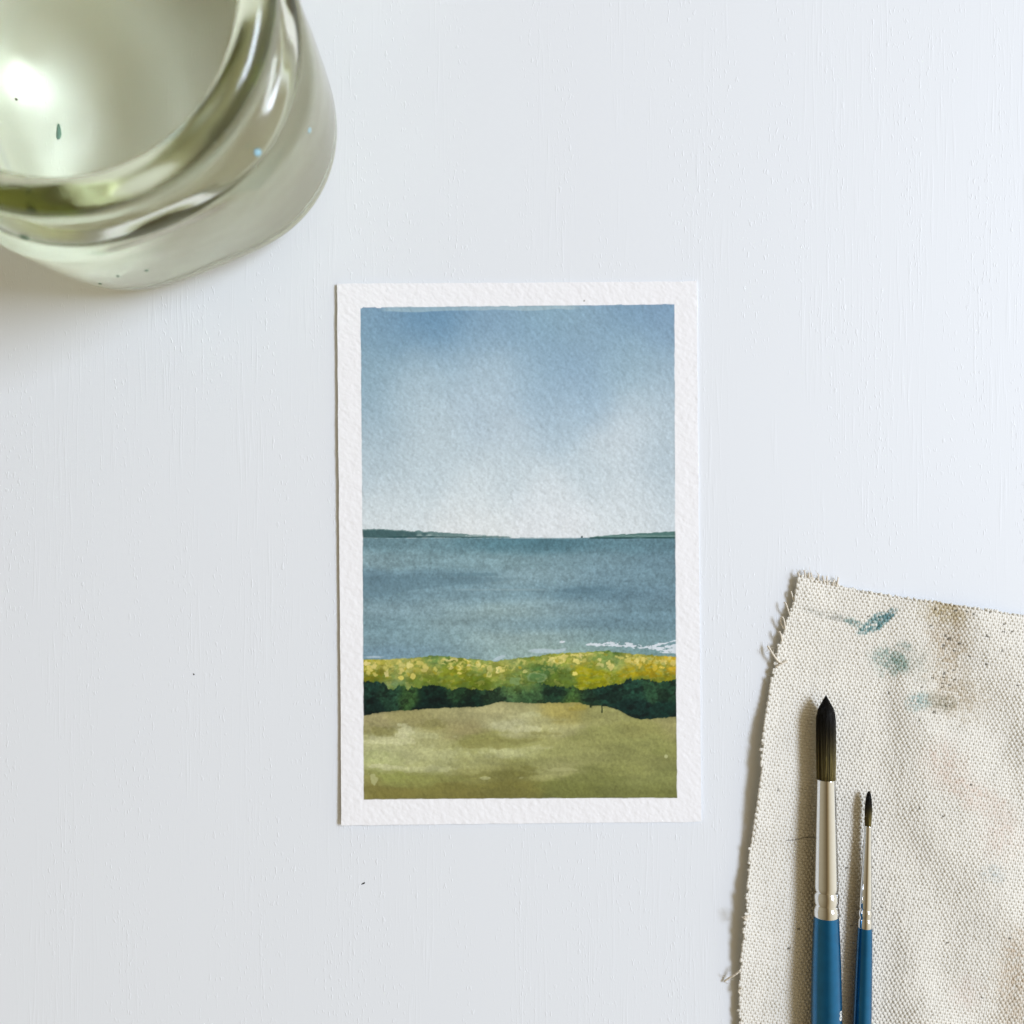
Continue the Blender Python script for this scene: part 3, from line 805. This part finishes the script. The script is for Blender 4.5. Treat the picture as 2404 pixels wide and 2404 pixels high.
def cloth_color(X, Y, seed_arr):
    n = np.tanh(1.5 * fbm(X / 55, Y / 75, 311, 3))
    base = np.array([229, 227, 219]) + n[..., None] * np.array([3, 3, 3])
    c = base.astype(float)

    def st(c, px, py, rx, ry, col, a, rot=0.0, hard=0.5, seed=1):
        dx, dy = X - px, Y - py
        cr, sr = math.cos(rot), math.sin(rot)
        d = np.hypot((dx * cr + dy * sr) / rx, (-dx * sr + dy * cr) / ry) + 0.28 * fbm(X / 16, Y / 16, 330 + seed, 3)
        m = (1 - sstep(1 - hard, 1.0 + hard * .35, d)) * a
        m = m * (0.74 + 0.95 * fbm(X / 4.5, Y / 4.5, 350 + seed, 2))
        m = np.clip(m, 0, 1)[..., None]
        return c * (1 - m) + np.array(col) * m
    # broad tea-coloured and pinkish blushes
    c = st(c, 2225, 1500, 60, 150, [190, 176, 152], 0.5, 0.1, 0.9, 2)
    c = st(c, 2215, 1435, 60, 34, [176, 160, 118], 0.5, 0.2, 0.8, 3)
    c = st(c, 2250, 1640, 70, 60, [178, 166, 142], 0.5, 0.2, 0.9, 4)
    c = st(c, 2215, 1790, 60, 60, [216, 198, 184], 0.4, 0.4, 0.9, 5)
    c = st(c, 2290, 1870, 110, 40, [214, 196, 182], 0.4, 0.5, 0.9, 6)
    c = st(c, 2350, 1960, 60, 70, [216, 200, 188], 0.35, 0.1, 0.9, 7)
    c = st(c, 2385, 2300, 60, 150, [204, 188, 166], 0.5, 0.1, 0.9, 8)
    c = st(c, 2270, 2330, 50, 50, [216, 202, 192], 0.3, 0.1, 0.9, 9)
    c = st(c, 2145, 1555, 60, 46, [176, 178, 166], 0.45, 0.6, 0.9, 10)
    # grey-green and teal paint wiped off
    c = st(c, 2056, 1462, 44, 17, [100, 140, 142], 0.85, -0.5, 0.32, 11)
    c = st(c, 2086, 1443, 22, 10, [92, 132, 138], 0.85, -0.8, 0.30, 12)
    c = st(c, 2005, 1462, 34, 10, [116, 146, 142], 0.75, 0.45, 0.6, 13)
    c = st(c, 1945, 1445, 60, 10, [146, 148, 140], 0.45, 0.25, 0.9, 14)
    c = st(c, 2085, 1550, 52, 36, [134, 160, 152], 0.55, 0.35, 0.85, 15)
    c = st(c, 2112, 1555, 22, 18, [104, 138, 126], 0.5, 0.2, 0.8, 16)
    c = st(c, 2122, 1516, 22, 12, [146, 164, 156], 0.5, 0.2, 0.7, 17)
    c = st(c, 2156, 1645, 34, 24, [132, 164, 162], 0.55, -0.2, 0.8, 18)
    c = st(c, 2205, 1650, 42, 28, [134, 130, 108], 0.5, 0.1, 0.8, 19)
    c = st(c, 2330, 2050, 34, 24, [186, 196, 196], 0.3, 0.1, 0.8, 20)
    # dark flecks caught between the threads
    fl = _hash(np.floor(X / 4.5).astype(np.int64), np.floor(Y / 4.5).astype(np.int64), 377)
    zone = 0.0007 + 0.022 * np.exp(-((X - 2245) / 75) ** 2 - ((Y - 1500) / 110) ** 2) + 0.016 * np.exp(-((X - 2370) / 26) ** 2 - ((Y - 1490) / 60) ** 2) \
        + 0.02 * np.exp(-((X - 2230) / 50) ** 2 - ((Y - 1650) / 40) ** 2)
    m = (fl < zone)[..., None] * 0.6
    c = c * (1 - m) + np.array([60, 56, 46]) * m
    c = c * (1 + 0.012 * (seed_arr - 0.5) * 2)[..., None]
    return lin(np.clip(c, 5, 240))


def build_cloth():
    rot = math.radians(8.5)
    ex = np.array([math.cos(rot), math.sin(rot)])        # weft direction, photo pixels (y down)
    ey = np.array([-math.sin(rot), math.cos(rot)])       # warp direction
    O = np.array([1900.0, 1400.0])
    PW, PF = 5.3, 7.3                                    # pitch of warp and weft
    rng = np.random.default_rng(11)
    XMAX, YMAX = 2404 + 95, 2404 + 95
    org = P(1980, 1900)
    root = empty('canvas_rag', (org[0], org[1], 0))
    tag(root, 'frayed cream canvas rag with teal and brown paint stains under the two brushes', 'cloth')
    sides = 6
    th = (np.arange(sides) + 0.0) / sides * 2 * np.pi
    CT, ST = np.cos(th), np.sin(th)

    def inside(X, Y, jl, jt):
        return (X > np.interp(Y, LEFT[:, 1], LEFT[:, 0]) - jl) & (Y > np.interp(X, TOP[:, 0], TOP[:, 1]) - jt) & (X < XMAX) & (Y < YMAX)

    def build(is_warp):
        VV, QQ, TT, CC = [], [], [], []
        off = 0
        rngi = range(-66, 166) if is_warp else range(-12, 175)
        for i in rngi:
            pitch_len = PF if is_warp else PW
            s = np.arange(-30 if is_warp else -66, (175 if is_warp else 166), 1 / 3.0)
            along = (s + 0.0) * pitch_len
            ph = rng.uniform(0, 100)
            wob = 0.55 * fbm(along / 60 + ph, along * 0 + i, 401 + is_warp, 2)
            across = i * (PW if is_warp else PF) + wob
            p = O + (along[:, None] * ey + across[:, None] * ex if is_warp else along[:, None] * ex + across[:, None] * ey)
            X, Y = p[:, 0], p[:, 1]
            if is_warp:
                jt = rng.uniform(1.5, 6) if across.mean() > 75 else rng.uniform(4, 13)
                # the corner is frayed further
                jl = rng.uniform(-2, 1.5)
            else:
                jl = rng.uniform(-1.5, 4.5) if rng.random() > .12 else rng.uniform(4, 9)
                jt = -rng.uniform(1.5, 3.0)
            ok = inside(X, Y, jl, jt)
            if ok.sum() < 10: continue
            k0, k1 = np.argmax(ok), len(ok) - np.argmax(ok[::-1])
            sl = slice(k0, k1)
            X, Y, ss = X[sl], Y[sl], s[sl]
            # weave
            sgn = 1 if i % 2 == 0 else -1
            cw = np.cos(np.pi * ss) * sgn
            jit = 1 + 0.45 * fbm(ss / 1.7 + ph, ss * 0 + i * 2.3, 405, 2)
            dz = (-0.235 if is_warp else 0.05) * cw * jit
            fat = (1 + 0.16 * fbm(ss / 5 + ph, ss * 0 + i * 1.7, 403, 3)) * (1 + (-0.20 * cw if is_warp else 0.04 * cw) * jit)
            cz = cloth_z(X, Y) + dz * MM
            free = np.zeros_like(ss)
            if is_warp:
                # loose ends above the last weft flop and splay
                free = np.clip(np.interp(X, TOP[:, 0], TOP[:, 1]) + 2 - Y, 0, None)
                cz = cz + (rng.uniform(-.02, .035) * free) * MM
                X = X + free * rng.uniform(-.5, .5) * (1.2 if X[0] < 1960 else .6)
                cz = np.maximum(cz, 0.00035)
            else:
                fr = np.clip(np.interp(Y, LEFT[:, 1], LEFT[:, 0]) - X, 0, None)
                cz = np.maximum(cz + rng.uniform(-.05, .05) * fr * MM, 0.00035)
            k = (H - cz) / H
            px = (X - 1202) * S * k; py = (1202 - Y) * S * k
            hw = (PW * 0.60 if is_warp else PF * 0.52) * S * fat
            hh = 0.27 * MM * fat
            tip = np.ones(len(ss)); tip[0] = .55; tip[-1] = .55
            hw = hw * tip; hh = hh * tip
            side = np.array([ex[0], -ex[1]]) if is_warp else np.array([ey[0], -ey[1]])
            ring = np.empty((len(ss), sides, 3))
            # rings lean with the thread so nubs look round
            ring[:, :, 0] = px[:, None] + hw[:, None] * CT * side[0]
            ring[:, :, 1] = py[:, None] + hw[:, None] * CT * side[1]
            ring[:, :, 2] = cz[:, None] + hh[:, None] * ST
            v, q, t = lathe_rings(ring) if is_warp else flip(lathe_rings(ring))
            VV.append(v); QQ.append(q + off); TT.append(t + off)
            sa = np.full(len(ss), rng.random())
            col = cloth_color(X, Y, sa)
            cc = np.repeat(col, sides, axis=0)
            CC.append(np.vstack([cc, col[:1], col[-1:]]))
            off += len(v)
        v = np.vstack(VV) - np.array([org[0], org[1], 0])
        o = mesh_np('warp_threads' if is_warp else 'weft_threads', v, np.vstack(QQ), M_THREAD, root, np.vstack(TT), colors=np.vstack(CC))
        o['kind'] = 'stuff'
    build(True)
    build(False)

    # loose threads pulled out of the left edge
    def loose(pts, r=2.0, col=(224, 217, 203), fuzzy=0):
        w = np.array([P(x, y, z * MM) for x, y, z in catmull(pts, 8)]) - np.array([org[0], org[1], 0])
        n = len(w)
        rad = r * S * (1 + 0.15 * np.sin(np.arange(n) * 1.3))
        parts = [tube(w, rad, 6)]
        for k in range(fuzzy):
            a = w[rng.integers(n // 2, n)]
            d = rng.normal(size=3) * np.array([1, 1, .35]); d /= np.linalg.norm(d)
            L_ = rng.uniform(6, 16) * S
            parts.append(tube(np.array([a, a + d * L_ * .5, a + d * L_ + np.array([0, 0, -.1 * L_])]), .45 * S, 3))
        v, q, t = merge(parts)
        v[:, 2] = np.maximum(v[:, 2], 0.00012)
        mesh_np('loose_thread', v, q, M_THREAD, root, t, colors=np.tile(lin(col), (len(v), 1)))
    loose([(1866, 1418, 1.4), (1860, 1398, 1.7), (1857, 1388, 1.3)], 1.8)
    loose([(1868, 1412, 1.3), (1869, 1395, 1.8), (1867, 1385, 1.2)], 1.7)
    loose([(1855, 1447, 1.8), (1849, 1428, 2.4), (1845, 1417, 2.2), (1841, 1414, 1.7)], 1.7)
    loose([(1844, 1478, 2.0), (1841, 1458, 2.7), (1837, 1449, 2.6), (1833, 1451, 2.2), (1833, 1461, 1.8), (1838, 1472, 1.8)], 1.8)
    loose([(1836, 1506, 2.0), (1834, 1492, 2.6), (1830, 1483, 2.3), (1827, 1484, 1.7)], 1.8)
    loose([(1834, 1556, 2.0), (1826, 1551, 2.3), (1816, 1538, 2.5), (1808, 1525, 2.0), (1802, 1516, 1.5)], 2.4, fuzzy=9)
    loose([(1822, 1566, 2.0), (1832, 1560, 2.4), (1842, 1555, 2.4), (1849, 1552, 2.0)], 2.2, fuzzy=3)
    loose([(1738, 2278, 3.0), (1726, 2288, 2.4), (1712, 2296, 1.4), (1700, 2304, 0.6)], 2.4, fuzzy=9)
    loose([(1742, 2318, 3.0), (1734, 2326, 2.6), (1737, 2333, 2.4)], 2.0, fuzzy=4)
    loose([(1762, 2150, 5.6), (1752, 2152, 6.0), (1747, 2155, 5.4), (1753, 2160, 5.2)], 3.0, fuzzy=4)
    for k in range(9):
        x = 1880 + k * 10.5 + rng.uniform(-4, 4)
        y = float(np.interp(x, TOP[:, 0], TOP[:, 1]))
        dx = rng.uniform(-7, 7)
        loose([(x, y + 2, 1.4), (x + dx * .5, y - 8, 1.9), (x + dx, y - rng.uniform(11, 20), rng.uniform(.8, 1.8))], 2.0, fuzzy=4)


build_cloth()

# ------------------------------------------------------------------ brushes
def axis_frame(p0, p1):
    d = p1 - p0; L_ = np.linalg.norm(d); d = d / L_
    side = np.cross(d, np.array([0, 0, 1.0])); side /= np.linalg.norm(side)
    up = np.cross(side, d)
    return d, side, up


def lathe_axis(p0, d, side, up, prof, m=40, ends=(True, True)):
    th = np.arange(m) / m * 2 * np.pi
    rings = np.array([p0 + d * s + r * (np.cos(th)[:, None] * side + np.sin(th)[:, None] * up) for s, r in prof])
    return flip(lathe_rings(rings, ends))


def make_brush(label, tip, end, zc, y_of, ferr, handle, bristle, seed, number=None, n_hair=700):
    """tip, end: photo pixels of the axis; profiles list (photo y, radius in px)"""
    p0 = P(tip[0], tip[1], zc); p1 = P(end[0], end[1], zc)
    d, side, up = axis_frame(p0, p1)
    k = (H - zc) / H
    cosv = abs((p1 - p0)[1]) / np.linalg.norm(p1 - p0)

    def sy(y): return (y - tip[1]) * S * k / cosv
    R = S * k
    root = empty('paint_brush', p0 + d * sy(handle[0][0]) - np.array([0, 0, zc]))
    tag(root, label, 'brush', 'two blue handled brushes lying on the rag')
    o = np.array(root.location)
    hp = catmull([(sy(y), r * R) for y, r in handle], 8)
    hp = np.vstack([[hp[0][0] + 0.0, hp[0][1] * 0.9], hp])
    v, q, t = lathe_axis(p0 - o, d, side, up, hp, 48)
    h = mesh_np('handle', v, q, M_BLUE, root, t)
    fp = np.array([(sy(y), r * R) for y, r in ferr])
    v, q, t = lathe_axis(p0 - o, d, side, up, fp, 48, (True, True))
    f = mesh_np('ferrule', v, q, M_FERRULE, root, t)
    # bristles: a dense head of single hairs round a dark core
    rng = np.random.default_rng(seed)
    bs = np.array([(sy(y), r * R) for y, r in bristle])
    parts = []
    s0 = bs[-1, 0]
    cols = []
    core = np.array([(s, max(r * 0.86, 0.02 * R)) for s, r in bs])
    c = lathe_axis(p0 - o, d, side, up, core, 16)
    parts.append(c)
    tt = np.clip(((c[0] - (p0 - o)) @ d) / s0, 0, 1)
    dark = np.array([14, 13, 11]); olive = np.array([128, 116, 68])
    def hair_col(tt, j):
        w = sstep(0.18, 0.85, tt) * j
        return lin(dark * (1 - w[:, None]) + olive * w[:, None])
    cols.append(hair_col(tt, 0.35))
    for n in range(n_hair):
        a = rng.uniform(0, 2 * np.pi); rr = math.sqrt(rng.uniform(.55, 1))
        tend = rng.uniform(0, 0.12) ** 1.3 if rng.random() > .25 else rng.uniform(0, .3)
        ss = np.linspace(s0, s0 * tend, 9)
        rad = np.interp(ss, bs[:, 0], bs[:, 1]) * rr
        aa = a + rng.normal() * 0.10 * np.linspace(0, 1, 9)
        out = 1 + (rng.uniform(0, .10) if rng.random() < .04 else 0) * np.linspace(0, 1, 9) ** 2
        pts = (p0 - o) + d * ss[:, None] + (rad * out)[:, None] * (np.cos(aa)[:, None] * side + np.sin(aa)[:, None] * up)
        v, q, t = tube(pts, np.linspace(.75, .22, 9) * S, 3)
        parts.append((v, q, t))
        tt = np.repeat(ss / s0, 3); tt = np.concatenate([tt, [1.0, tend]])
        j = rng.choice([0.25, 0.7, 1.0, 1.25], p=[.2, .35, .3, .15])
        cols.append(hair_col(tt, j))
    v, q, t = merge(parts)
    b = mesh_np('bristles', v, q, M_BRISTLE, root, t, colors=np.vstack(cols))
    b['kind'] = 'stuff'
    if number:
        ny_, hgt, phi0 = number
        r_at = np.interp(sy(ny_), hp[:, 0], hp[:, 1])
        parts = []
        for cyy, rx, ry in ((0.27, .25, .23), (-0.23, .29, .28)):
            m = 28; th = np.arange(m) / m * 2 * np.pi
            for (ri, ro) in ((0.42, 1.0),):
                prof_ = [(ri, 0.0), (ri, 1.0), (ro, 1.0), (ro, 0.0)]
                rings = []
                for (f_, hgt_) in prof_:
                    x = np.cos(th) * rx * hgt * (f_ if f_ == 1.0 else 0.50); y = np.sin(th) * ry * hgt * (f_ if f_ == 1.0 else 0.44) + cyy * hgt
                    ang = phi0 + x / r_at
                    rad = r_at + 0.00003 * hgt_ + 0.000004
                    s_ = sy(ny_) - y
                    rings.append((p0 - o) + d * s_[:, None] + rad * (np.cos(ang)[:, None] * side + np.sin(ang)[:, None] * up))
                parts.append(lathe_rings(np.array(rings), (False, False)))
        v, q, t = merge(parts)
        e = mesh_np('size_number', v, q, M_WHITEPRINT, h, t, smooth=False)
        e['label'] = 'white printed number 8'
    return root


mb, N_, L_, b_ = mat('synthetic_bristle')
at = nd(N_, 'ShaderNodeAttribute', attribute_name='pigment')
L_.new(at.outputs['Color'], b_.inputs['Base Color'])
b_.inputs['Roughness'].default_value = 0.42
b_.inputs['Specular IOR Level'].default_value = 0.3
M_BRISTLE = mb

CL = 0.00150                                  # top of the cloth under the brushes
make_brush('larger blue handled round brush with dark pointed bristles, left of the two on the rag', (1939, 1632), (1940, 2404), CL + 0.0041, None,
           ferr=[(1829.5, 20.2), (1829.0, 21.2), (1829.8, 21.9), (1831, 22.0), (1900, 23.8), (1960, 25.4), (2030, 27.0), (2080, 28.3), (2088, 28.3), (2090.5, 26.9), (2093, 26.1), (2095.5, 26.9), (2098, 28.5), (2108, 29.2), (2118, 29.0), (2121, 27.9), (2124, 27.0), (2126, 27.9), (2128, 27.6), (2130, 28.6), (2133, 29.8), (2148, 30.2), (2149.5, 30.0), (2150, 29.0)],
           handle=[(2149.5, 28.7), (2152, 29.2), (2200, 31.2), (2245, 33.0), (2330, 35.0), (2404, 35.6), (2520, 35.4), (2700, 30), (3000, 22), (3300, 15), (3420, 10), (3440, 3)],
           bristle=[(1632, 0.5), (1641, 4.8), (1652, 10.8), (1663, 16.8), (1670, 20.3), (1676, 21.4), (1720, 22.4), (1760, 22.6), (1800, 22.0), (1834, 21.2)], seed=3,
           number=(2373.5, 22.0 * S, math.radians(139)), n_hair=900)
make_brush('smaller blue handled brush with thin short bristles, right of the two on the rag', (2040, 1857.5), (2024, 2404), CL + 0.0024, None,
           ferr=[(1938.8, 6.8), (1938.4, 7.4), (1939, 7.9), (1940, 8.0), (1990, 9.6), (2050, 12.2), (2100, 14.2), (2129, 15.4), (2131.5, 14.6), (2133.5, 13.4), (2136, 14.6), (2140, 16.0), (2146, 16.3), (2151, 15.5), (2154, 14.0), (2157, 15.0), (2160, 16.3), (2175, 16.8), (2176.5, 16.6), (2177, 16)],
           handle=[(2176.5, 15.9), (2179, 16.4), (2210, 17.6), (2260, 18.8), (2330, 20.2), (2404, 21), (2520, 21.2), (2700, 18), (3000, 13), (3200, 9), (3290, 6), (3300, 2)],
           bristle=[(1857.5, 1.6), (1862, 4.0), (1872, 6.2), (1890, 8.0), (1905, 8.4), (1922, 7.6), (1942, 7.0)], seed=5, n_hair=240)

# stray hair lying on the rag, against the larger brush
pts = catmull([(1846, 1973.5), (1870, 1971), (1890, 1966.5), (1912, 1965)], 10)
w = np.array([P(x, y, float(cloth_z(np.array(x), np.array(y))) + 0.00055) for x, y in pts])
v, q, t = tube(w, 0.5 * S, 4)
hr = mesh_np('stray_hair', v, q, M_HAIR, None, t)
tag(hr, 'thin dark stray hair on the rag beside the larger brush ferrule', 'hair')

# ------------------------------------------------------------------ paint specks on and in the jar
def on_jar(ang, z, out=0.0):
    r = np.interp(z, [p[1] for p in outer[4:15]], [p[0] for p in outer[4:15]]) * MM
    f = 1 + lobe_of(z) * (0.047 * math.cos(4 * (ang - JPH)) - 0.004 * math.cos(8 * (ang - JPH)))
    return np.array([math.cos(ang) * r * f, math.sin(ang) * r * f, z * MM])


def drop(name, ang, z, ra, rb, m, seed, tilt=0.0):
    c = on_jar(ang, z)
    n = np.array([math.cos(ang) * math.cos(tilt), math.sin(ang) * math.cos(tilt), math.sin(tilt)])
    t1 = np.array([-math.sin(ang), math.cos(ang), 0.0]); t2 = np.cross(n, t1)
    th = np.arange(12) / 12 * 2 * np.pi
    rings = []
    for ph in (0, .5, 1.0, 1.4):
        rr = math.cos(ph)
        rings.append(c + n * (0.00025 * math.sin(ph) - 0.00003) + (np.cos(th) * ra * rr)[:, None] * t1 + (np.sin(th) * rb * rr)[:, None] * t2)
    v, q, t = lathe_rings(np.array(rings))
    mesh_np(name, v, q, m, jar, t)


drop('paint_drop', math.radians(-35.5), 56.3, 0.0010, 0.0010, M_BLUEDROP, 1, 0.8)
drop('paint_drop', math.radians(-21), 44, 0.0007, 0.0010, M_BLUEDROP, 2)
drop('paint_drop', math.radians(-106), 55.5, 0.0013, 0.0007, M_GREYSPECK, 3, 0.6)
drop('paint_drop', math.radians(-84), 30, 0.0006, 0.0005, M_GREYSPECK, 4)
drop('paint_drop', math.radians(-92), 31, 0.0005, 0.0005, M_GREYSPECK, 5)
drop('paint_drop', math.radians(-101), 22, 0.0006, 0.0005, M_GREYSPECK, 6)
bl = blob_mesh('pigment_fleck', np.array([-0.0215, -0.0105, 0.0075]), 0.0008, 0.0019, 0.0006, 0.1, M_GREYSPECK, water, 4)
bl2 = blob_mesh('pigment_fleck', np.array([-0.0325, -0.002, 0.0075]), 0.0004, 0.0004, 0.0003, 0.1, M_DARKSPECK, water, 6)
